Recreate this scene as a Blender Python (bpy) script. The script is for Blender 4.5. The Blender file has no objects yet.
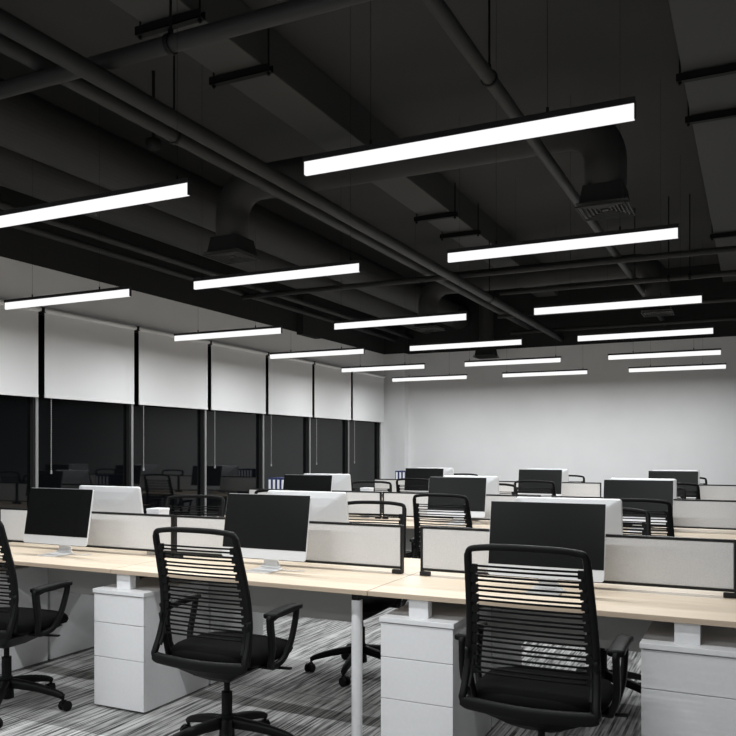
import bpy, bmesh, math, random
from mathutils import Vector, Matrix

# ------------------------------------------------------------------ camera, world, exposure
scn = bpy.context.scene
COL = scn.collection
cam_d = bpy.data.cameras.new('camera')
cam = bpy.data.objects.new('camera', cam_d)
COL.objects.link(cam)
cam.location = (0, 0, 1.40)
cam.rotation_euler = (math.radians(90), 0, 0.4482)
cam_d.sensor_width = 36.0
cam_d.lens = 806.47 * 36.0 / 736.0
cam_d.shift_y = (449.48 - 368.0) / 736.0
cam_d.clip_start = 0.05
cam_d.clip_end = 100
scn.camera = cam

world = bpy.data.worlds.new('night')
scn.world = world
world.use_nodes = True
world.node_tree.nodes['Background'].inputs[0].default_value = (0.02, 0.022, 0.025, 1)
world.node_tree.nodes['Background'].inputs[1].default_value = 0.3

scn.view_settings.view_transform = 'Standard'
scn.view_settings.look = 'None'
scn.view_settings.gamma = 1
scn.view_settings.use_curve_mapping = False
scn.view_settings.exposure = 0.0
LAMP_W = 18.3          # watts of each linear lamp
DIFF_S = 1.02          # brightness of the lamp's opal side

random.seed(4)
R = math.radians

# ------------------------------------------------------------------ materials
def mat(name, col, rough=0.6, metal=0.0, spec=0.5, noise=None, bump=None, coat=0.0, sheen=0.0):
    m = bpy.data.materials.new(name)
    m.use_nodes = True
    nt = m.node_tree
    b = nt.nodes['Principled BSDF']
    b.inputs['Base Color'].default_value = (*col, 1)
    b.inputs['Roughness'].default_value = rough
    b.inputs['Metallic'].default_value = metal
    b.inputs['Specular IOR Level'].default_value = spec
    b.inputs['Coat Weight'].default_value = coat
    b.inputs['Sheen Weight'].default_value = sheen
    if noise or bump:
        tc = nt.nodes.new('ShaderNodeTexCoord')
    if noise:
        sc, amt = noise
        n = nt.nodes.new('ShaderNodeTexNoise')
        n.inputs['Scale'].default_value = sc
        n.inputs['Detail'].default_value = 3
        nt.links.new(tc.outputs['Object'], n.inputs['Vector'])
        r = nt.nodes.new('ShaderNodeMapRange')
        r.inputs['From Min'].default_value = 0.3
        r.inputs['From Max'].default_value = 0.7
        r.inputs['To Min'].default_value = 1 - amt
        r.inputs['To Max'].default_value = 1 + amt
        nt.links.new(n.outputs['Fac'], r.inputs['Value'])
        v = nt.nodes.new('ShaderNodeVectorMath')
        v.operation = 'SCALE'
        v.inputs[0].default_value = col
        nt.links.new(r.outputs['Result'], v.inputs['Scale'])
        nt.links.new(v.outputs['Vector'], b.inputs['Base Color'])
    if bump:
        sc, st = bump
        n = nt.nodes.new('ShaderNodeTexNoise')
        n.inputs['Scale'].default_value = sc
        nt.links.new(tc.outputs['Object'], n.inputs['Vector'])
        bp = nt.nodes.new('ShaderNodeBump')
        bp.inputs['Strength'].default_value = st
        bp.inputs['Distance'].default_value = 0.002
        nt.links.new(n.outputs['Fac'], bp.inputs['Height'])
        nt.links.new(bp.outputs['Normal'], b.inputs['Normal'])
    return m

def emit(name, col, s):
    m = bpy.data.materials.new(name)
    m.use_nodes = True
    nt = m.node_tree
    nt.nodes.remove(nt.nodes['Principled BSDF'])
    e = nt.nodes.new('ShaderNodeEmission')
    e.inputs[0].default_value = (*col, 1)
    e.inputs[1].default_value = s
    nt.links.new(e.outputs[0], nt.nodes['Material Output'].inputs[0])
    return m

def carpet_mat():
    m = bpy.data.materials.new('striped_carpet')
    m.use_nodes = True
    nt = m.node_tree
    b = nt.nodes['Principled BSDF']
    b.inputs['Roughness'].default_value = 0.95
    b.inputs['Specular IOR Level'].default_value = 0.1
    tc = nt.nodes.new('ShaderNodeTexCoord')
    def mth(op, x, y):
        n = nt.nodes.new('ShaderNodeMath')
        n.operation = op
        for k, s in enumerate((x, y)):
            if isinstance(s, (int, float)):
                n.inputs[k].default_value = s
            else:
                nt.links.new(s, n.inputs[k])
        return n.outputs[0]
    sep = nt.nodes.new('ShaderNodeSeparateXYZ')
    nt.links.new(tc.outputs['Object'], sep.inputs[0])
    def streak(wx, sy, lo, hi, off):
        """tufted rows of width wx along y; each row is its own broken line"""
        row = mth('FLOOR', mth('DIVIDE', sep.outputs['X'], wx), 0)
        cb = nt.nodes.new('ShaderNodeCombineXYZ')
        nt.links.new(mth('MULTIPLY', row, 7.31 + off), cb.inputs[0])
        nt.links.new(mth('MULTIPLY', sep.outputs['Y'], sy), cb.inputs[1])
        n = nt.nodes.new('ShaderNodeTexNoise')
        n.inputs['Scale'].default_value = 1
        n.inputs['Detail'].default_value = 2
        n.inputs['Roughness'].default_value = 0.6
        nt.links.new(cb.outputs[0], n.inputs['Vector'])
        r = nt.nodes.new('ShaderNodeMapRange')
        r.inputs['From Min'].default_value = lo
        r.inputs['From Max'].default_value = hi
        nt.links.new(n.outputs['Fac'], r.inputs['Value'])
        return r.outputs['Result']
    a = streak(0.008, 1.5, 0.40, 0.58, 3.1)
    c = streak(0.018, 5, 0.36, 0.64, 9.7)
    d = streak(0.10, 0.8, 0.35, 0.65, 17.3)
    f = mth('ADD', mth('ADD', mth('MULTIPLY', a, 0.55), mth('MULTIPLY', c, 0.25)), mth('MULTIPLY', d, 0.20))
    # carpet tile joints every half metre
    jy = mth('LESS_THAN', mth('FRACT', mth('DIVIDE', sep.outputs['Y'], 1.0), 0), 0.006)
    cr = nt.nodes.new('ShaderNodeValToRGB')
    cr.color_ramp.elements[0].color = (0.06, 0.06, 0.059, 1)
    cr.color_ramp.elements[1].color = (0.56, 0.56, 0.55, 1)
    cr.color_ramp.elements[0].position = 0.12
    cr.color_ramp.elements[1].position = 0.85
    nt.links.new(mth('MULTIPLY', f, mth('SUBTRACT', 1.0, mth('MULTIPLY', jy, 0.55))), cr.inputs[0])
    nt.links.new(cr.outputs[0], b.inputs['Base Color'])
    return m

def wood_mat():
    m = bpy.data.materials.new('pale_maple')
    m.use_nodes = True
    nt = m.node_tree
    b = nt.nodes['Principled BSDF']
    b.inputs['Roughness'].default_value = 0.42
    b.inputs['Specular IOR Level'].default_value = 0.35
    tc = nt.nodes.new('ShaderNodeTexCoord')
    mp = nt.nodes.new('ShaderNodeMapping')
    mp.inputs['Scale'].default_value = (1.6, 26, 26)
    nt.links.new(tc.outputs['Object'], mp.inputs['Vector'])
    n = nt.nodes.new('ShaderNodeTexNoise')
    n.inputs['Scale'].default_value = 1.0
    n.inputs['Detail'].default_value = 4
    nt.links.new(mp.outputs[0], n.inputs['Vector'])
    cr = nt.nodes.new('ShaderNodeValToRGB')
    cr.color_ramp.elements[0].color = (0.70, 0.58, 0.44, 1)
    cr.color_ramp.elements[1].color = (0.78, 0.67, 0.53, 1)
    cr.color_ramp.elements[0].position = 0.3
    cr.color_ramp.elements[1].position = 0.7
    nt.links.new(n.outputs['Fac'], cr.inputs[0])
    nt.links.new(cr.outputs[0], b.inputs['Base Color'])
    return m

M = dict(
    carpet=carpet_mat(), wood=wood_mat(),
    edge=mat('desk_edge_band', (0.50, 0.40, 0.30), 0.5),
    wall=mat('white_wall_paint', (0.82, 0.82, 0.82), 0.85, spec=0.2, noise=(3, 0.015)),
    black_paint=mat('black_wall_paint', (0.030, 0.030, 0.030), 0.8, spec=0.15),
    slab=mat('charcoal_ceiling_paint', (0.056, 0.056, 0.055), 0.85, spec=0.15, noise=(1.5, 0.06)),
    duct=mat('charcoal_duct_paint', (0.040, 0.040, 0.039), 0.6, spec=0.2),
    rduct=mat('charcoal_rectangular_duct', (0.072, 0.072, 0.071), 0.6, spec=0.2),
    pipe=mat('charcoal_pipe_paint', (0.038, 0.038, 0.037), 0.55, spec=0.25),
    rod=mat('black_steel_rod', (0.008, 0.008, 0.008), 0.6, spec=0.2),
    blind=mat('white_blind_fabric', (0.85, 0.85, 0.85), 0.9, spec=0.1),
    rail=mat('blind_rail', (0.85, 0.85, 0.84), 0.4),
    glass=mat('black_night_glass', (0.003, 0.0035, 0.004), 0.03, spec=0.3),
    mullion=mat('grey_aluminium', (0.30, 0.30, 0.30), 0.4, metal=0.3),
    mullion_dark=mat('dark_window_frame', (0.02, 0.02, 0.02), 0.5),
    chain=mat('grey_bead_chain', (0.35, 0.35, 0.35), 0.5),
    white=mat('white_lacquer', (0.76, 0.765, 0.775), 0.45, spec=0.4, noise=(60, 0.02)),
    gap=mat('drawer_gap_grey', (0.25, 0.25, 0.25), 0.7),
    modesty=mat('grey_modesty_board', (0.42, 0.42, 0.41), 0.7, spec=0.2),
    pcloth=mat('pale_grey_felt', (0.63, 0.63, 0.632), 0.95, spec=0.1, noise=(260, 0.07), bump=(400, 0.4)),
    black=mat('black_aluminium', (0.010, 0.010, 0.010), 0.45, spec=0.3),
    plastic=mat('black_plastic', (0.0032, 0.0033, 0.0033), 0.5, spec=0.16, bump=(300, 0.15)),
    slat=mat('black_elastic_slat', (0.003, 0.003, 0.003), 0.6, spec=0.12),
    seat=mat('black_seat_fabric', (0.0035, 0.0035, 0.0035), 0.9, spec=0.08, bump=(500, 0.5)),
    screen=mat('black_screen_glass', (0.006, 0.0064, 0.0064), 0.25, spec=0.15),
    silver=mat('brushed_silver', (0.74, 0.75, 0.76), 0.35, metal=0.25, spec=0.5),
    vent_black=mat('black_slot', (0.06, 0.06, 0.065), 0.6),
    steel=mat('chrome_tip', (0.5, 0.5, 0.5), 0.25, metal=0.9),
    housing=mat('black_lamp_housing', (0.012, 0.012, 0.012), 0.5),
    diffuser=emit('opal_lamp_diffuser', (1.0, 1.0, 1.0), DIFF_S),
    blue=mat('navy_binder_board', (0.015, 0.025, 0.10), 0.45),
    paper=mat('white_paper', (0.82, 0.83, 0.86), 0.7),
)

# ------------------------------------------------------------------ mesh helpers
def obj(name, bm, m, parent=None, smooth=False, bevel=0.0, seg=2):
    me = bpy.data.meshes.new(name)
    bmesh.ops.recalc_face_normals(bm, faces=bm.faces[:])
    bm.to_mesh(me)
    bm.free()
    ms = m if isinstance(m, (list, tuple)) else [m]
    for x in ms:
        me.materials.append(x)
    if smooth:
        for p in me.polygons:
            p.use_smooth = True
    o = bpy.data.objects.new(name, me)
    COL.objects.link(o)
    if parent:
        o.parent = parent
    if bevel:
        b = o.modifiers.new('bevel', 'BEVEL')
        b.width = bevel
        b.segments = seg
        b.limit_method = 'ANGLE'
        b.angle_limit = R(40)
    return o

def box(bm, x0, x1, y0, y1, z0, z1, mi=0):
    vs = [bm.verts.new((x, y, z)) for z in (z0, z1) for y in (y0, y1) for x in (x0, x1)]
    fs = []
    for f in ((0, 2, 3, 1), (4, 5, 7, 6), (0, 1, 5, 4), (2, 6, 7, 3), (0, 4, 6, 2), (1, 3, 7, 5)):
        q = bm.faces.new([vs[i] for i in f])
        q.material_index = mi
        fs.append(q)
    return vs

def bx(*a, **k):
    bm = bmesh.new()
    box(bm, *a, **k)
    return bm

def cyl(bm, p, q, r, r2=None, n=16, caps=True):
    p, q = Vector(p), Vector(q)
    r2 = r if r2 is None else r2
    d = (q - p).normalized()
    u = d.orthogonal().normalized()
    v = d.cross(u)
    A, B = [], []
    for i in range(n):
        a = 2 * math.pi * i / n
        w = u * math.cos(a) + v * math.sin(a)
        A.append(bm.verts.new(p + w * r))
        B.append(bm.verts.new(q + w * r2))
    for i in range(n):
        j = (i + 1) % n
        bm.faces.new((A[i], A[j], B[j], B[i]))
    if caps:
        bm.faces.new(A[::-1])
        bm.faces.new(B)

def spline(pts, k=6, closed=False):
    P = [Vector(p) for p in pts]
    n = len(P)
    out = []
    segs = n if closed else n - 1
    for i in range(segs):
        p1, p2 = P[i], P[(i + 1) % n]
        p0 = P[(i - 1) % n] if (closed or i > 0) else p1 * 2 - p2
        p3 = P[(i + 2) % n] if (closed or i + 2 < n) else p2 * 2 - p1
        for s in range(k):
            t = s / k
            out.append(0.5 * ((2 * p1) + (p2 - p0) * t + (2 * p0 - 5 * p1 + 4 * p2 - p3) * t * t
                              + (3 * p1 - p0 - 3 * p2 + p3) * t ** 3))
    if not closed:
        out.append(P[-1])
    return out

def sweep(bm, path, a, b, ref=(1, 0, 0), closed=False, n=12, power=2.6):
    """superelliptic tube: a = half size across ref's direction, b = half size in the other one"""
    path = [Vector(p) for p in path]
    N = len(path)
    av = a if isinstance(a, (list, tuple)) else [a] * N
    bv = b if isinstance(b, (list, tuple)) else [b] * N
    ref = Vector(ref).normalized()
    rings = []
    for i, p in enumerate(path):
        if closed:
            t = (path[(i + 1) % N] - path[i - 1]).normalized()
        else:
            t = (path[min(i + 1, N - 1)] - path[max(i - 1, 0)]).normalized()
        v = t.cross(ref)
        if v.length < 0.05:
            v = t.orthogonal()
        v.normalize()
        u = v.cross(t).normalized()
        ring = []
        for k in range(n):
            th = 2 * math.pi * (k + 0.5) / n
            c, s = math.cos(th), math.sin(th)
            cc = math.copysign(abs(c) ** (2 / power), c)
            ss = math.copysign(abs(s) ** (2 / power), s)
            ring.append(bm.verts.new(p + u * (av[i] * cc) + v * (bv[i] * ss)))
        rings.append(ring)
    for i in range(N if closed else N - 1):
        A, B = rings[i], rings[(i + 1) % N]
        for k in range(n):
            j = (k + 1) % n
            bm.faces.new((A[k], A[j], B[j], B[k]))
    if not closed:
        bm.faces.new(rings[0][::-1])
        bm.faces.new(rings[-1])

def empty(name, loc=(0, 0, 0), rz=0):
    o = bpy.data.objects.new(name, None)
    COL.objects.link(o)
    o.empty_display_size = 0.1
    o.location = loc
    o.rotation_euler = (0, 0, rz)
    return o

def tag(o, label, cat, group=None, kind=None):
    o['label'] = label
    o['category'] = cat
    if group:
        o['group'] = group
    if kind:
        o['kind'] = kind
    return o

def struct(name, bm, m, label, cat, parent=None, **k):
    o = obj(name, bm, m, parent, **k)
    if parent is None:
        o['kind'] = 'structure'
        o['label'] = label
        o['category'] = cat
    return o

def copy_tree(o, parent=None):
    c = o.copy()
    COL.objects.link(c)
    c.parent = parent
    for ch in list(o.children):
        copy_tree(ch, c)
    return c

def place(proto, used, loc, rz=0):
    o = proto if not used else copy_tree(proto)
    o.location = loc
    o.rotation_euler = (0, 0, rz)
    return o

# ------------------------------------------------------------------ room shell
XL, XR, YB, YF, YP, ZS = -5.5, 4.0, -3.0, 12.20, 12.044, 3.98
ZB = 2.96                      # black paint starts here
struct('floor', bx(XL - .3, XR + .2, YB - .2, YF + .2, -.12, 0), M['carpet'],
       'grey striped carpet tile floor of the office', 'floor')
struct('ceiling', bx(XL - .3, XR + .2, YB - .2, YF + .2, ZS, ZS + .15), M['slab'],
       'charcoal painted open ceiling slab above all pipes and ducts', 'ceiling')

def wall(name, x0, x1, y0, y1, label, z1=ZB):
    w = struct(name, bx(x0, x1, y0, y1, 0, z1), M['wall'], label, 'wall')
    obj('upper_band', bx(x0, x1, y0, y1, z1, ZS), M['black_paint'], w)
    return w
wall('wall_far', XL - .3, XR + .2, YF, YF + .2, 'white far wall behind the last desks with black painted top')
wall('wall_right', XR, XR + .2, YB, YF, 'white wall on the right side of the office')
wall('wall_near', XL - .3, XR + .2, YB - .2, YB, 'white wall behind the viewpoint')
pl = struct('trim_1', bx(XL, -5.13, YP, YF, 0, ZB), M['wall'], 'narrow white pilaster in the corner beside the last window', 'pilaster')
obj('upper_band', bx(XL, -5.13, YP, YF, ZB, ZS), M['black_paint'], pl)
# left wall with a long window opening
WZ0, WZ1 = 0.10, 2.60
Y0w, Y1w = 1.43, 11.93
bm = bmesh.new()
box(bm, XL - .3, XL, YB, YF, WZ1, ZB)
box(bm, XL - .3, XL, YB, Y0w, 0, WZ1)
box(bm, XL - .3, XL, Y1w, YF, 0, WZ1)
box(bm, XL - .3, XL, Y0w, Y1w, 0, WZ0)
wl = struct('wall_left', bm, M['wall'], 'white left wall with the long row of dark windows', 'wall')
obj('upper_band', bx(XL - .3, XL, YB, YF, ZB, ZS), M['black_paint'], wl)
# dark box on the upper left wall
obj('beam_casing', bx(XL, XL + .10, 9.25, 9.75, 2.93, ZS), M['black_paint'], wl)

MY = [1.43, 2.62, 3.80, 4.965, 6.13, 7.30, 8.47, 9.63, 10.80, 11.93]
ordw = ['first', 'second', 'third', 'fourth', 'fifth', 'sixth', 'seventh', 'eighth', 'ninth']
for i in range(9):
    a, b = MY[i], MY[i + 1]
    w = struct('window_%d' % (i + 1), bx(XL - .075, XL - .065, a + .02, b - .02, WZ0 + .03, WZ1 - .02), M['glass'],
               'tall black night window pane in the left wall, %s from the near end' % ordw[i], 'window')
    bm = bmesh.new()
    box(bm, XL - .10, XL - .03, a, a + .025, WZ0, WZ1)
    box(bm, XL - .10, XL - .03, b - .025, b, WZ0, WZ1)
    box(bm, XL - .10, XL - .03, a + .025, b - .025, WZ0, WZ0 + .05)
    box(bm, XL - .10, XL - .03, a + .025, b - .025, WZ1 - .04, WZ1)
    obj('window_frame', bm, M['mullion_dark'], w)
    obj('mullion', bx(XL - .022, XL - .010, b - .014, b + .014, WZ0, WZ1), M['mullion'], w, bevel=.004)

# roller blinds
def make_blind(w):
    r = empty('roller_blind')
    obj('fabric', bx(.0, .006, 0.035, w - .035, -0.71, 0.0), M['blind'], r)
    obj('bottom_bar', bx(-.006, .012, .035, w - .035, -.735, -.71), M['rail'], r, bevel=.004)
    bm = bmesh.new()
    cyl(bm, (.008, .02, .010), (.008, w - .02, .010), .022, n=12)
    obj('head_rail', bm, M['rail'], r, smooth=False)
    obj('bracket', bx(-.02, .022, .005, .03, -.012, .032), M['black'], r)
    obj('bracket', bx(-.02, .022, w - .03, w - .005, -.012, .032), M['black'], r)
    bm = bmesh.new()
    for k in range(70):
        z = -.02 - k * .0196
        cyl(bm, (-.012, .12, z), (-.012, .12, z - .013), .0042, n=6)
    cyl(bm, (-.012, .12, 0), (-.012, .12, -1.37), .0016, n=5)
    cyl(bm, (-.012, .12, -1.355), (-.012, .12, -1.385), .008, n=8)
    obj('bead_chain', bm, M['chain'], r)
    return r
for i in range(2, 9):
    a, b = MY[i], MY[i + 1]
    if i == 8:
        b = 11.99
    r = make_blind(b - a)
    r.location = (XL + .035, a, 2.575)
    which = ['nearest, cut by the photo edge', 'second from the near end', 'third from the near end', 'middle of the seven',
             'third from the far corner', 'second from the far corner', 'last before the far corner'][i - 2]
    tag(r, 'white half-lowered roller blind, %s' % which, 'blind', 'roller blinds along the left wall')

# ------------------------------------------------------------------ ceiling services
def pipe(name, p, q, r, label, m='pipe', n=18):
    bm = bmesh.new()
    cyl(bm, p, q, r, n=n)
    o = obj(name, bm, M[m], smooth=False)
    for f in o.data.polygons:
        f.use_smooth = len(f.vertices) == 4
    tag(o, label, 'pipe')
    return o

# lengthwise pipes
PZ1, PZB, PZ2 = 3.06, 3.145, 3.225
def lx(z, k=-3.015, z0=3.3):
    return k * (z - 1.4) / (z0 - 1.4)
p1 = pipe('ceiling_pipe', (lx(PZ1), -2.9, PZ1), (lx(PZ1), 12.19, PZ1), .042,
          'long charcoal pipe running lengthwise, the right one of the close pair')
p2 = pipe('ceiling_pipe', (-3.05, -2.9, PZ2), (-3.05, 12.19, PZ2), .040,
          'long charcoal pipe running lengthwise, the left one of the close pair')
p3 = pipe('ceiling_pipe', (-1.165, -2.9, 3.2), (-1.165, 12.19, 3.2), .034,
          'charcoal pipe running lengthwise under the ceiling right of the centre')
p4 = pipe('ceiling_pipe', (XL + .03, 2.76, PZB), (XR - .02, 2.76, PZB), .037,
          'charcoal pipe crossing the ceiling at the top left of the photo')
for y, x0, r, lab in ((7.70, -5.30, .028, 'thin charcoal cross pipe above the second row of lamps, the nearest of the far four'),
                      (8.74, -2.57, .028, 'thin charcoal cross pipe behind the second lamp row, starting at the long pipe pair'),
                      (10.28, -3.05, .026, 'thin charcoal cross pipe near the far end, third of the far four'),
                      (11.80, -3.3, .026, 'thin charcoal cross pipe right before the far wall')):
    pipe('ceiling_pipe', (x0, y, PZB), (XR - .02, y, PZB), r, lab, n=12)
# side ducts along the left wall
for x, z, r, lab in ((-4.245, 3.50, .19, 'big round charcoal duct running lengthwise, right of the pair over the windows'),
                     (-4.79, 3.46, .19, 'big round charcoal duct running lengthwise, left of the pair over the windows')):
    bm = bmesh.new()
    cyl(bm, (x, YB + .05, z), (x, 12.18, z), r, n=40)
    o = obj('round_duct', bm, M['duct'])
    tag(o, lab, 'duct')
pipe('ceiling_pipe', (-5.06, YB + .05, 3.22), (-5.06, 12.18, 3.22), .030, 'thin charcoal conduit under the big round ducts, the inner one of two')
pipe('ceiling_pipe', (-5.28, YB + .05, 3.18), (-5.28, 12.18, 3.18), .030, 'thin charcoal conduit close to the left wall above the windows')

# rectangular ducts with trapeze bars
def rect_duct(x0, x1, y0, y1, z0, z1, label):
    r = empty('rectangular_duct', ((x0 + x1) / 2, y0, z0))
    w = (x1 - x0) / 2
    obj('duct_body', bx(-w, w, 0, y1 - y0, 0, z1 - z0), M['rduct'], r, bevel=.006)
    return tag(r, label, 'duct')
d1 = rect_duct(-2.985, -2.66, YB + .05, 12.1, 3.70, 3.975, 'narrow rectangular charcoal duct running lengthwise above the middle desks')
d2 = rect_duct(-.405, 1.30, YB + .05, 12.1, 3.70, 3.975, 'wide flat charcoal duct running lengthwise at the right photo edge')

def trapeze(x0, x1, y, z, label, group):
    r = empty('trapeze_hanger', (x0, y, z))
    w = x1 - x0
    bm = bmesh.new()
    box(bm, 0, w, -.022, -.018, 0, .045)
    box(bm, 0, w, .018, .022, 0, .045)
    box(bm, 0, w, -.022, .022, 0, .005)
    obj('channel_bar', bm, M['rod'], r)
    for xx in (.02, w - .02):
        bm = bmesh.new()
        cyl(bm, (xx, 0, -.02), (xx, 0, 3.978 - z), .006, n=8)
        cyl(bm, (xx, 0, -.014), (xx, 0, -.002), .012, n=6)
        obj('threaded_rod', bm, M['rod'], r)
    tag(r, label, 'duct hanger', group)
g = 'channel bars under the narrow duct'
trapeze(-3.04, -2.60, 3.42, 3.65, 'black hanger bar under the narrow duct at the very top of the photo', g)
trapeze(-3.04, -2.60, 4.08, 3.65, 'black hanger bar under the narrow duct, second from the top of the photo', g)
trapeze(-3.04, -2.60, 7.39, 3.65, 'black hanger bar under the narrow duct, just past the round cross duct', g)
trapeze(-3.04, -2.60, 8.11, 3.65, 'black hanger bar under the narrow duct, farthest of its four', g)
g = 'channel bars under the wide duct'
trapeze(-.44, 1.34, 5.28, 3.65, 'long black hanger bar under the wide right duct, nearest', g)
trapeze(-.44, 1.34, 5.98, 3.65, 'long black hanger bar under the wide right duct, second nearest', g)
trapeze(-.44, 1.34, 9.35, 3.65, 'long black hanger bar under the wide right duct, farthest, above the far lamps', g)

# round cross duct with two elbows down to square vents
def elbow_duct(y, z, xa, xb, r, zv, label, name='cross_duct', rb=.24):
    rt = empty(name, ((xa + xb) / 2, y, z))
    cx = (xa + xb) / 2
    path = []
    def arc(x, s):
        pts = []
        for k in range(9):
            a = math.pi / 2 * k / 8
            pts.append((x - s * rb * (1 - math.sin(a)) * 1, 0, -rb * (1 - math.cos(a))))
        return pts
    # right end: horizontal then curving down
    left = [(xa - cx, 0, zv + .152 - z)]
    for k in range(11):
        a = math.pi / 2 * k / 10
        left.append((xa - cx + rb * (1 - math.cos(a)), 0, -rb + rb * math.sin(a)))
    right = []
    for k in range(11):
        a = math.pi / 2 * k / 10
        right.append((xb - cx - rb * (1 - math.sin(a)), 0, -rb + rb * math.cos(a)))
    right.append((xb - cx, 0, zv + .152 - z))
    bm = bmesh.new()
    sweep(bm, left + right, r, r, ref=(0, 1, 0), n=32, power=2)
    o = obj('duct_tube', bm, M['duct'], rt, smooth=True)
    tag(rt, label, 'duct')
    return rt
def vent(x, y, z, label, w=.16, h=.12, neck=.12, group='square ceiling vents'):
    rt = empty('air_vent', (x, y, z))
    bm = bmesh.new()
    # tapered neck box
    vs = []
    for zz, k in ((.03, neck + .02), (.03 + h, neck)):
        vs.append([bm.verts.new((sx * k, sy * k, zz)) for sx, sy in ((-1, -1), (1, -1), (1, 1), (-1, 1))])
    for i in range(4):
        j = (i + 1) % 4
        bm.faces.new((vs[0][i], vs[0][j], vs[1][j], vs[1][i]))
    bm.faces.new(vs[1])
    bm.faces.new(vs[0][::-1])
    obj('neck_box', bm, M['black_paint'], rt)
    bm = bmesh.new()
    for k in range(6):
        a = w - k * .024
        t = .009
        zz = .006 + k * .003
        for (xa, xb, ya, yb) in ((-a, a, -a, -a + t), (-a, a, a - t, a), (-a, -a + t, -a + t, a - t), (a - t, a, -a + t, a - t)):
            box(bm, xa, xb, ya, yb, zz - .006, zz + .004)
    box(bm, -.02, .02, -.02, .02, .01, .02)
    box(bm, -w + .004, w - .004, -w + .004, w - .004, .026, .031)
    obj('grille', bm, M['duct'], rt)
    return tag(rt, label, 'air vent', group)
elbow_duct(5.24, 3.46, -3.70, -.855, .13, 2.90, 'round charcoal duct crossing behind the front lamps, its ends bent down')
vent(-3.70, 5.24, 2.90, 'square charcoal vent on a bent duct left of centre above the lamps')
vent(-.855, 5.24, 2.90, 'square charcoal vent on the bent duct behind the big front right lamp')
elbow_duct(9.45, 3.46, -3.70, -.98, .13, 2.90, 'farther round charcoal duct crossing the ceiling, its ends bent down')
vent(-3.70, 9.45, 2.90, 'square charcoal vent above the far left lamps, partly behind the pipes')
vent(-.98, 9.45, 2.90, 'square charcoal vent above the third right lamp, between cross pipes')
vent(-3.70, 11.85, 2.80, 'small charcoal vent right against the white far wall')
bm = bmesh.new()
cyl(bm, (-3.70, 11.85, 2.953), (-3.70, 11.85, 3.975), .11, n=20)
tag(obj('vent_drop_duct', bm, M['duct']), 'short vertical duct dropping to the vent at the far wall', 'duct')

# dome sensor and pipe hangers
rt = empty('ceiling_sensor', (-3.70, 4.32, 3.49))
bm = bmesh.new()
bmesh.ops.create_uvsphere(bm, u_segments=20, v_segments=12, radius=.055)
for v in bm.verts:
    v.co.z = max(-.055, min(v.co.z, .02))
obj('dome', bm, M['rod'], rt, smooth=True)
bm = bmesh.new()
cyl(bm, (0, 0, .015), (0, 0, 3.978 - 3.49), .011, n=10)
obj('drop_rod', bm, M['rod'], rt)
tag(rt, 'small black dome sensor hanging on a rod at upper left', 'sensor')

def hanger(x, y, z, r, label, axis='y', zt=3.978):
    rt = empty('pipe_hanger', (x, y, z))
    bm = bmesh.new()
    pts = []
    for k in range(24):
        a = 2 * math.pi * k / 24
        if axis == 'y':
            pts.append(((r + .005) * math.cos(a), 0, (r + .005) * math.sin(a)))
        else:
            pts.append((0, (r + .005) * math.cos(a), (r + .005) * math.sin(a)))
    sweep(bm, pts, .012, .003, ref=(0, 1, 0) if axis == 'y' else (1, 0, 0), closed=True, n=8)
    obj('clamp_ring', bm, M['rod'], rt)
    bm = bmesh.new()
    cyl(bm, (0, 0, r + .004), (0, 0, zt - z), .006, n=8)
    cyl(bm, (0, 0, r + .004), (0, 0, r + .03), .012, n=6)
    obj('threaded_rod', bm, M['rod'], rt)
    tag(rt, label, 'pipe hanger', 'pipe hangers under the ceiling')
hanger(-1.165, 3.78, 3.2, .034, 'black clamp and rod holding the right lengthwise pipe near the top')
hanger(-1.165, 9.0, 3.2, .034, 'black clamp and rod on the right lengthwise pipe, by the far lamps')
hanger(-2.27, 2.76, PZB, .037, 'black clamp and rod on the front cross pipe at top left', 'x')
hanger(-3.05, 3.74, PZ2, .040, 'black clamp and rod on the left pipe of the close pair, near')
hanger(lx(PZ1), 8.55, PZ1, .042, 'black clamp and rod on the right pipe of the close pair, far', zt=3.699)
hanger(-.80, 8.74, PZB, .028, 'black clamp and rod on the second far cross pipe, left one', 'x')
hanger(-.60, 8.74, PZB, .028, 'black clamp and rod on the second far cross pipe, right one', 'x')

# ------------------------------------------------------------------ linear lamps
LL = 1.15
def make_lamp(fr=.27):
    rt = empty('linear_lamp')
    obj('housing', bx(-LL / 2 - .004, LL / 2 + .004, -.012, .012, .047, .066), M['housing'], rt)
    obj('end_cap', bx(-LL / 2 - .004, -LL / 2, -.009, .009, 0, .047), M['housing'], rt)
    obj('end_cap', bx(LL / 2, LL / 2 + .004, -.009, .009, 0, .047), M['housing'], rt)
    obj('diffuser', bx(-LL / 2, LL / 2, -.008, .008, 0, .047), M['diffuser'], rt)
    for s in (-1, 1):
        bm = bmesh.new()
        cyl(bm, (s * LL * fr, 0, .066), (s * LL * fr, 0, ZS - 2.4), .0009, n=5)
        cyl(bm, (s * LL * fr, 0, .066), (s * LL * fr, 0, .085), .005, n=8)
        obj('suspension_wire', bm, M['rod'], rt)
    ld = bpy.data.lights.new('lamp_light', 'AREA')
    ld.shape = 'RECTANGLE'
    ld.size = LL - .03
    ld.size_y = .014
    ld.energy = LAMP_W
    ld.color = (.965, .985, 1.0)
    lo = bpy.data.objects.new('lamp_light', ld)
    COL.objects.link(lo)
    lo.parent = rt
    lo.location = (0, 0, -.0015)
    return rt
LX = [-4.8302, -3.1597, -1.4814]
LY = [2.5528, 4.071, 5.9333, 7.5564, 9.2659, 10.8797]
cn = ['left', 'middle', 'right']
rn = ['nearest row', 'second row from the front', 'third row from the front', 'fourth row from the front',
      'fifth row from the front', 'farthest row before the far wall']
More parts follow.
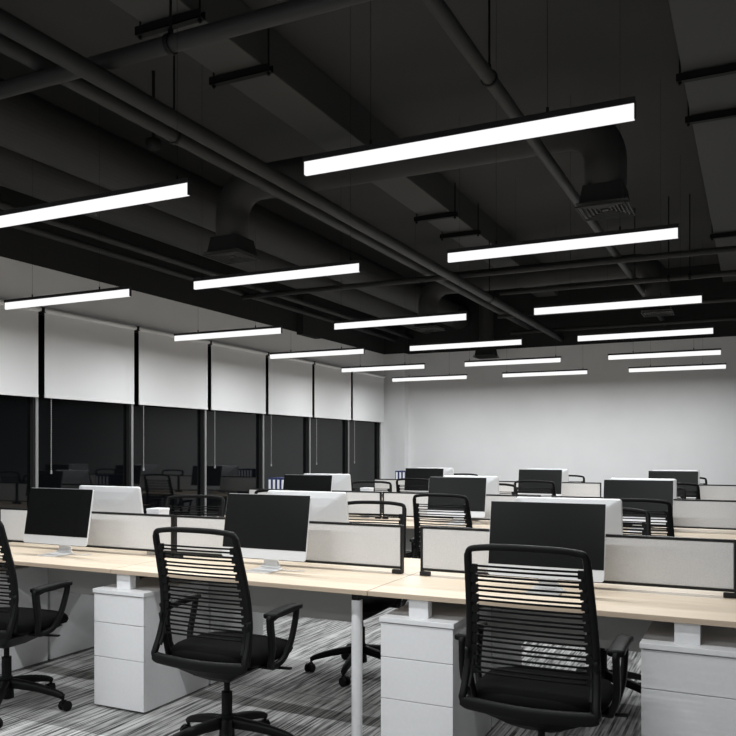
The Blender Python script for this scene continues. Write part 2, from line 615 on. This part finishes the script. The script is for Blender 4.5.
for c in range(3):
    lamp = make_lamp((.27, .45, .27)[c])
    used = False
    for k in range(6):
        o = place(lamp, used, (LX[c] + LL / 2, LY[k], 2.40))
        used = True
        tag(o, 'glowing linear pendant lamp in the %s column, %s' % (cn[c], rn[k]), 'lamp', 'suspended linear lamps')
    for k, y in enumerate((.90, -.75)):
        o = place(lamp, used, (LX[c] + LL / 2, y, 2.40))
        tag(o, 'glowing linear pendant lamp in the %s column, %s' % (cn[c], ['just above the viewpoint', 'behind the viewpoint'][k]),
            'lamp', 'suspended linear lamps')

# ------------------------------------------------------------------ desks
DJ = [-4.71, -3.16, -1.61, -0.06]
FY0, FYM, RY1 = 3.34, 3.90, 4.46
bn = ['nearest', 'second', 'farthest']
def make_desk(w, modesty, leg=True, name='desk'):
    """desk unit: origin on the floor at its left user-side corner; user side is -y"""
    rt = empty(name)
    D = FYM - FY0 - .002
    bm = bmesh.new()
    box(bm, .002, w - .002, 0.0, D, .727, .75)
    for f in bm.faces:
        if abs(f.normal.z) < .5 if f.normal.length else False:
            f.material_index = 1
    bm.normal_update()
    for f in bm.faces:
        f.material_index = 0 if f.normal.z > .5 else 1
    obj('desktop', bm, [M['wood'], M['edge']], rt, bevel=.0015, seg=1)
    for sx in ((w - .09 if modesty else .09),) * leg:
        bm = bmesh.new()
        cyl(bm, (sx, .075, 0), (sx, .075, .69), .026, n=24)
        obj('leg', bm, M['white'], rt)
        bm = bmesh.new()
        box(bm, sx - .02, sx + .02, .055, .095, .688, .727)
        obj('leg_bracket', bm, M['black'], rt, bevel=.004)
    obj('frame_beam', bx(.03, w - .03, D - .22, D - .18, .69, .727), M['white'], rt)
    if modesty:
        obj('modesty_panel', bx(.03, w - .33, D - .02, D - .006, .47, .727), M['modesty'], rt)
    return rt
DK = {}
def get_desk(m, l):
    if (m, l) in DK:
        return copy_tree(DK[m, l])
    DK[m, l] = make_desk(1.55, m, l)
    return DK[m, l]
for r in range(3):
    for c in range(3):
        o = get_desk(True, r > 0 or c == 1)
        o.location = (DJ[c], FY0 + 3 * r, 0)
        tag(o, 'pale maple desk on the near side of the %s bench, %s of three' % (bn[r], cn[c]), 'desk', 'near side desks of the benches')
        o = get_desk(False, r > 0 or c == 1)
        o.location = (DJ[c + 1], RY1 + 3 * r, 0)
        o.rotation_euler.z = math.pi
        tag(o, 'pale maple desk on the far side of the %s bench, %s of three' % (bn[r], cn[c]), 'desk', 'far side desks of the benches')

# drawer pedestals
def make_pedestal(w=.345, d=.56):
    rt = empty('drawer_pedestal')
    H = .643
    obj('body', bx(0, w, .018, d, .012, H - .022), M['white'], rt)
    bm = bmesh.new()
    box(bm, .01, w - .01, .03, d - .01, 0, .012)
    obj('plinth', bm, M['gap'], rt)
    obj('top', bx(-.006, w + .006, -.006, d, H - .022, H), M['white'], rt, bevel=.002)
    for z0, z1 in ((.014, .276), (.279, .463), (.466, .616)):
        obj('drawer', bx(.0, w, 0, .0175, z0, z1), M['white'], rt, bevel=.0015)
    obj('riser', bx(.118, .212, .045, .092, H, .727), M['white'], rt, bevel=.002)
    obj('riser', bx(.118, .212, d - .10, d - .055, H, .727), M['white'], rt, bevel=.002)
    return rt
ped = make_pedestal()
PX = [-4.55, -3.25, -1.53, -.405]
pn = ['its side showing behind the leftmost chair', 'its three drawers in full view left of a chair',
      'between the middle leg and the right chair', 'cut by the right photo edge']
used = False
for i, x in enumerate(PX):
    o = place(ped, used, (x, 3.315, 0))
    used = True
    tag(o, 'white drawer pedestal at the front, %s' % pn[i], 'drawer pedestal', 'near side drawer pedestals')
    o = place(ped, used, (x + .345, 4.458, 0), math.pi)
    tag(o, 'white drawer pedestal on the rear side of the nearest bench, %s' % ['leftmost', 'second from left', 'third from left', 'rightmost'][i], 'drawer pedestal', 'far side drawer pedestals')

# felt partition screens
def make_screen(w):
    rt = empty('desk_screen')
    z0, z1, t = .025, .254, .011
    obj('felt_panel', bx(t, w - t, -.010, .010, z0 + t, z1 - t), M['pcloth'], rt, bevel=.006, seg=3)
    bm = bmesh.new()
    box(bm, 0, w, -.0125, .0125, z1 - t, z1)
    box(bm, t, w - t, -.0125, .0125, z0, z0 + t)
    box(bm, 0, t, -.0125, .0125, 0.002, z1 - t)
    box(bm, w - t, w, -.0125, .0125, 0.002, z1 - t)
    obj('frame', bm, M['black'], rt)
    for a, b in ((0, .055), (w - .055, w)):
        obj('clamp_foot', bx(a, b, -.025, .0, 0, .022), M['black'], rt, bevel=.003)
    return rt
PXs = [(-4.66, -3.172), (-3.152, -1.655), (-1.562, -.080)]
used = False
sc_p = make_screen(1.488)
for r in range(3):
    for c in range(3):
        if c == 0 and r == 0:
            o = sc_p
        else:
            o = copy_tree(sc_p)
        o.location = (PXs[c][0], 3.885 + 3 * r, .75)
        tag(o, 'pale grey felt screen in black frame on the %s bench, %s of three' % (bn[r], cn[c]), 'desk screen', 'felt screens along the benches')

# ------------------------------------------------------------------ all-in-one computers
def make_imac():
    """screen faces -y, origin on the desk under the stand"""
    rt = empty('desktop_computer')
    W, H = .528, .345
    T = Matrix.Translation((0, -.02, .068)) @ Matrix.Rotation(R(-9.5), 4, 'X')
    def tr(bm):
        bmesh.ops.transform(bm, matrix=T, verts=bm.verts)
        return bm
    # casing: thin edges, bulging back
    bm = bmesh.new()
    nx, nz = 16, 12
    def rnd(x, z, rr=.018):
        return x, z
    front, back = [], []
    outline = []
    rr = .016
    for cx, cz, a0 in ((W / 2 - rr, rr, -90), (W / 2 - rr, H - rr, 0), (-W / 2 + rr, H - rr, 90), (-W / 2 + rr, rr, 180)):
        for k in range(6):
            a = R(a0 + 90 * k / 5)
            outline.append((cx + rr * math.cos(a), cz + rr * math.sin(a)))
    rings = []
    for y, s in ((0, 1), (.008, 1), (.014, .985), (.024, .80), (.034, .52), (.040, .2)):
        ring = []
        for x, z in outline:
            ring.append(bm.verts.new((x * s, y, H / 2 + (z - H / 2) * s)))
        rings.append(ring)
    n = len(outline)
    for A, B in zip(rings, rings[1:]):
        for k in range(n):
            j = (k + 1) % n
            bm.faces.new((A[k], A[j], B[j], B[k]))
    bm.faces.new(rings[0])
    bm.faces.new(rings[-1][::-1])
    obj('casing', tr(bm), M['silver'], rt, smooth=False)
    obj('display', tr(bx(-W / 2 + .002, W / 2 - .002, -.0022, -.0002, .052, H - .002)), M['screen'], rt)
    bm = bx(-W * .34, W * .30, .0085, .0145, H - .014, H - .0105)
    obj('vent_slot', tr(bm), M['vent_black'], rt)
    # stand
    bm = bmesh.new()
    path = [(0, .045, .15), (0, .060, .10), (0, .066, .05), (0, .062, .012), (0, .045, .006), (0, -.02, .004), (0, -.075, .004)]
    pp = spline(path, 5)
    wv = []
    for q in pp:
        wv.append(.046 if q.z > .03 else .046 + .030 * min(1, (.03 - q.z) / .024))
    sweep(bm, pp, wv, .0038, ref=(1, 0, 0), n=12, power=6)
    obj('stand', bm, M['silver'], rt, smooth=False)
    # cable
    bm = bmesh.new()
    sweep(bm, spline([(.03, .06, .10), (.045, .075, .03), (.075, .06, .004), (.14, .045, .004), (.20, .085, .004)], 6), .0025, .0025, n=6)
    obj('power_cable', bm, M['white'], rt, smooth=True)
    return rt
im = make_imac()
IX = [-3.870, -2.368, -.862]
used = False
for r in range(3):
    for c in range(3):
        o = place(im, used, (IX[c] + ((-.012 if c == 0 else 0) if r == 0 else .022), 3.645 + 3 * r, .75))
        used = True
        tag(o, 'all-in-one computer with its dark screen facing us, %s bench, %s of three' % (bn[r], cn[c]),
            'computer', 'computers facing the viewer')
        o = place(im, used, (IX[c] + .012, 4.11 + 3 * r, .75), math.pi)
        tag(o, 'silver all-in-one computer seen from behind, %s bench, %s of three' % (bn[r], cn[c]),
            'computer', 'computers seen from behind')

# ------------------------------------------------------------------ slatted office chairs
def make_chair():
    """faces +y, origin on the floor under the hub"""
    rt = empty('office_chair')
    # five-star base
    bm = bmesh.new()
    cyl(bm, (0, 0, .065), (0, 0, .18), .038, .030, n=20)
    obj('hub', bm, M['plastic'], rt)
    for k in range(5):
        a = R(-54.6 + 72 * k)
        dx, dy = math.cos(a), math.sin(a)
        pts = spline([(dx * .02, dy * .02, .145), (dx * .16, dy * .16, .125), (dx * .28, dy * .28, .094), (dx * .318, dy * .318, .076)], 4)
        N = len(pts)
        bm = bmesh.new()
        sweep(bm, pts, [.026 - .012 * i / (N - 1) for i in range(N)], [.026 - .013 * i / (N - 1) for i in range(N)],
              ref=(-dy, dx, 0), n=10, power=3.5)
        leg = obj('leg', bm, M['plastic'], rt, smooth=True)
        bm = bmesh.new()
        px, py = dx * .315, dy * .315
        ca = a + R(60)
        ux, uy = math.cos(ca), math.sin(ca)
        cyl(bm, (px, py, .04), (px, py, .082), .008, n=10)
        for s in (-1, 1):
            cyl(bm, (px - uy * s * .008 + ux * .014, py + ux * s * .008 + uy * .014, .027),
                (px - uy * s * .024 + ux * .014, py + ux * s * .024 + uy * .014, .027), .027, n=20)
        cyl(bm, (px - uy * -.009 + ux * .006, py + ux * -.009 + uy * .006, .040),
            (px - uy * .009 + ux * .006, py + ux * .009 + uy * .006, .040), .020, n=16)
        obj('caster', bm, M['plastic'], leg)
    bm = bmesh.new()
    cyl(bm, (0, 0, .15), (0, 0, .285), .025, n=18)
    cyl(bm, (0, 0, .285), (0, 0, .37), .014, n=16)
    obj('gas_lift', bm, M['plastic'], rt)
    # mechanism under the seat
    bm = bmesh.new()
    vs = []
    for z, wx, ya, yb in ((.345, .05, -.06, .09), (.378, .11, -.12, .14), (.437, .215, -.19, .20)):
        vs.append([bm.verts.new(v) for v in ((-wx, ya, z), (wx, ya, z), (wx, yb, z), (-wx, yb, z))])
    for A, B in zip(vs, vs[1:]):
        for i in range(4):
            j = (i + 1) % 4
            bm.faces.new((A[i], A[j], B[j], B[i]))
    bm.faces.new(vs[0][::-1])
    bm.faces.new(vs[-1])
    obj('mechanism', bm, M['plastic'], rt, bevel=.01, seg=3)
    bm = bmesh.new()
    cyl(bm, (.10, .03, .405), (.27, .05, .412), .006, n=10)
    sweep(bm, [(.245, .048, .411), (.31, .055, .413)], .014, .005, ref=(0, 1, 0), n=10)
    obj('lever', bm, M['plastic'], rt)
    # seat cushion
    bm = bmesh.new()
    rings = []
    def so(a, e=3.2):
        c, s = math.cos(a), math.sin(a)
        return math.copysign(abs(c) ** (2 / e), c), math.copysign(abs(s) ** (2 / e), s)
    prof = ((.447, .86), (.453, .97), (.470, 1.0), (.488, .985), (.502, .93), (.510, .80), (.512, .5), (.510, .2))
    n = 40
    for z, s in prof:
        ring = []
        for k in range(n):
            x, y = so(2 * math.pi * k / n)
            X, Y = x * .256 * s, y * .240 * s + .045
            zz = z - .018 * max(0, (Y - .12) / .15) ** 2 * 1.0
            ring.append(bm.verts.new((X, Y, zz)))
        rings.append(ring)
    for A, B in zip(rings, rings[1:]):
        for k in range(n):
            j = (k + 1) % n
            bm.faces.new((A[k], A[j], B[j], B[k]))
    bm.faces.new(rings[0][::-1])
    bm.faces.new(rings[-1])
    obj('seat', bm, M['seat'], rt, smooth=True)
    bm = bmesh.new()
    vs = []
    for z, s in ((.428, .80), (.438, .93), (.450, .95)):
        ring = []
        for k in range(n):
            x, y = so(2 * math.pi * k / n)
            ring.append(bm.verts.new((x * .24 * s, y * .23 * s + .03, z)))
        vs.append(ring)
    for A, B in zip(vs, vs[1:]):
        for k in range(n):
            j = (k + 1) % n
            bm.faces.new((A[k], A[j], B[j], B[k]))
    bm.faces.new(vs[0][::-1])
    bm.faces.new(vs[-1])
    obj('seat_pan', bm, M['plastic'], rt)
    # back frame: one closed loop
    def by(z):                 # sideways profile of the uprights
        pts = ((.45, -.215), (.50, -.208), (.56, -.180), (.63, -.163), (.71, -.163), (.80, -.178), (.90, -.205), (.98, -.228), (1.06, -.25))
        if z <= pts[0][0]:
            return pts[0][1]
        for (a, ya), (b, yb) in zip(pts, pts[1:]):
            if z <= b:
                return ya + (yb - ya) * (z - a) / (b - a)
        return pts[-1][1]
    def hw(z):
        return .243 - .030 * max(0, (z - .47)) / .57
    side = [.50, .54, .58, .63, .68, .73, .79, .85, .91, .96, 1.0]
    loop = [(hw(z), by(z), z) for z in side]
    loop += [(hw(1.02) - .002, by(1.02), 1.022), (hw(1.0) - .012, by(1.035), 1.036), (hw(1.0) - .035, by(1.04), 1.042)]
    for x in (.12, .06, 0, -.06, -.12):
        loop.append((x, by(1.045) - .012 * (1 - (x / .2) ** 2), 1.044 + .007 * (1 - (x / .2) ** 2)))
    loop += [(-hw(1.0) + .035, by(1.04), 1.042), (-hw(1.0) + .012, by(1.035), 1.036), (-hw(1.02) + .002, by(1.02), 1.022)]
    loop += [(-hw(z), by(z), z) for z in side[::-1]]
    loop += [(-hw(.47) - .001, by(.47), .482), (-hw(.46) + .012, by(.46), .468), (-.20, by(.45) - .003, .464), (-.10, by(.45) - .012, .460),
             (0, by(.45) - .015, .458), (.10, by(.45) - .012, .460), (.20, by(.45) - .003, .464), (hw(.46) - .012, by(.46), .468),
             (hw(.47) + .001, by(.47), .482)]
    pp = spline(loop, 3, closed=True)
    A, B = [], []
    for q in pp:
        if q.z > 1.02:
            A.append(.012); B.append(.012)
        elif q.z < .475:
            A.append(.014); B.append(.024)
        else:
            A.append(.013); B.append(.014)
    bm = bmesh.new()
    sweep(bm, pp, A, B, ref=(0, 1, 0), closed=True, n=12, power=3)
    obj('back_frame', bm, M['plastic'], rt, smooth=True)
    # inner toothed rails and slats
    zt = []
    z = .975
    while z > .585:
        zt.append((z, z - .0160))
        z -= .0385
    for s in (-1, 1):
        bm = bmesh.new()
        path = [(s * (hw(z_) - .019), by(z_), z_) for z_ in [.52 + .0205 * k for k in range(23)]]
        sweep(bm, path, .008, .008, ref=(1, 0, 0), n=8)
        for za, zb in zt:
            xo = s * (hw(za) - .010)
            xi = s * (hw(za) - .034)
            y = by(za)
            box(bm, min(xo, xi), max(xo, xi), y - .009, y + .008, zb - .007, za + .006)
        obj('slat_rail', bm, M['plastic'], rt)
    bm = bmesh.new()
    for pr in zt:
        for z in pr:
            w = hw(z) - .022
            pts = []
            for k in range(9):
                x = -w + 2 * w * k / 8
                pts.append((x, by(z) - .008 * (1 - (x / w) ** 2), z))
            sweep(bm, pts, .0042, .004, ref=(0, 0, 1), n=6)
    obj('back_slats', bm, M['slat'], rt, smooth=True)
    # braces from uprights forward to the seat
    for s in (-1, 1):
        bm = bmesh.new()
        sweep(bm, spline([(s * .236, -.175, .66), (s * .234, -.160, .58), (s * .215, -.15, .46)], 4), .010, .013, ref=(1, 0, 0), n=10)
        obj('back_brace', bm, M['plastic'], rt, smooth=True)
    # armrests: closed triangular loops with a flat pad
    for s in (-1, 1):
        X = s * .288
        lp = [(X, -.082, .640), (X, -.072, .664), (X, .02, .668), (X, .125, .672), (X, .140, .660), (X, .128, .610), (s * .284, .095, .52),
              (s * .265, .060, .450), (s * .255, .0, .432), (s * .265, -.045, .445), (X, -.066, .52)]
        pp = spline(lp, 4, closed=True)
        bb = [.020 if q.y < -.04 and q.z > .5 else .014 for q in pp]
        bm = bmesh.new()
        sweep(bm, pp, .013, bb, ref=(1, 0, 0), closed=True, n=10, power=3.4)
        arm = obj('armrest', bm, M['plastic'], rt, smooth=True)
        bm = bmesh.new()
        sweep(bm, spline([(X, -.092, .672), (X, -.03, .678), (X, .08, .682), (X, .148, .678)], 4), .030, .012, ref=(1, 0, 0), n=12, power=4)
        obj('arm_pad', bm, M['plastic'], arm, smooth=True)
        bm = bmesh.new()
        sweep(bm, [(s * .17, .0, .432), (s * .26, .0, .432)], .05, .009, ref=(0, 1, 0), n=10, power=4)
        obj('arm_bracket', bm, M['plastic'], arm)
    return rt
chair = make_chair()
used = False
FC = {(0, 0): (-3.635, 3.07, 3), (0, 1): (-2.198, 3.07, 0), (0, 2): (-.737, 3.06, 0),
      (1, 0): (-3.66, 6.07, 0), (1, 1): (-2.18, 6.05, 0), (1, 2): (-.74, 6.06, 0),
      (2, 0): (-3.64, 9.05, 0), (2, 1): (-2.20, 9.03, 0), (2, 2): (-.74, 9.05, 0)}
for (r, c), (x, y, a) in FC.items():
    o = place(chair, used, (x, y, 0), R(a))
    used = True
    tag(o, 'black slatted-back chair on the near side of the %s bench, %s of three' % (bn[r], cn[c]),
        'office chair', 'chairs on the near side of the benches')
RC = {(0, 0): (-3.69, 4.63, 198), (0, 1): (-2.24, 4.56, 187), (0, 2): (-.77, 4.62, 180),
      (1, 0): (-3.68, 7.62, 194), (1, 1): (-2.37, 7.62, 180), (1, 2): (-.80, 7.62, 180),
      (2, 0): (-3.71, 10.62, 186), (2, 1): (-2.26, 10.60, 180), (2, 2): (-.77, 10.60, 180)}
for (r, c), (x, y, a) in RC.items():
    o = place(chair, used, (x, y, 0), R(a))
    tag(o, 'black slatted-back chair on the far side of the %s bench, %s of three' % (bn[r], cn[c]),
        'office chair', 'chairs on the far side of the benches')

# ------------------------------------------------------------------ binders and file boxes
def make_binder():
    rt = empty('ring_binder')
    bm = bmesh.new()
    box(bm, 0, .050, 0, .004, 0, .36)
    box(bm, 0, .003, 0.004, .27, 0, .36)
    box(bm, .047, .050, .004, .27, 0, .36)
    obj('cover', bm, M['blue'], rt, bevel=.001)
    obj('paper_block', bx(.005, .045, .02, .25, .012, .345), M['paper'], rt)
    obj('spine_label', bx(.012, .038, -.0012, 0, .03, .342), M['paper'], rt)
    return rt
binder = make_binder()
used = False
bo = ['leftmost', 'second from the left', 'third from the left', 'fourth from the left', 'rightmost']
for r, x0, y, n in ((1, -4.50, 6.99, 4), (2, -4.41, 10.02, 5)):
    for k in range(n):
        o = place(binder, used, (x0 + k * .0515, y, .75))
        used = True
        tag(o, 'navy binder with white spine on the %s bench, %s' % (bn[r], bo[k] if k < n - 1 else 'rightmost'),
            'binder', 'ring binders standing on the %s bench' % bn[r])

def make_filebox():
    rt = empty('file_box')
    obj('box_body', bx(-.048, .048, 0, .10, 0, .268), M['white'], rt, bevel=.003)
    obj('lid', bx(-.050, .050, -.002, .102, .268, .284), M['white'], rt, bevel=.003)
    return rt
fb = make_filebox()
tag(fb, 'upright white file box behind the left screen of the nearest bench, its top showing', 'file box', 'white file boxes')
fb.location = (-3.36, 3.915, .75)
o = copy_tree(fb)
o.location = (-3.36, 6.915, .75)
tag(o, 'upright white file box behind the left screen of the second bench, its top showing', 'file box', 'white file boxes')
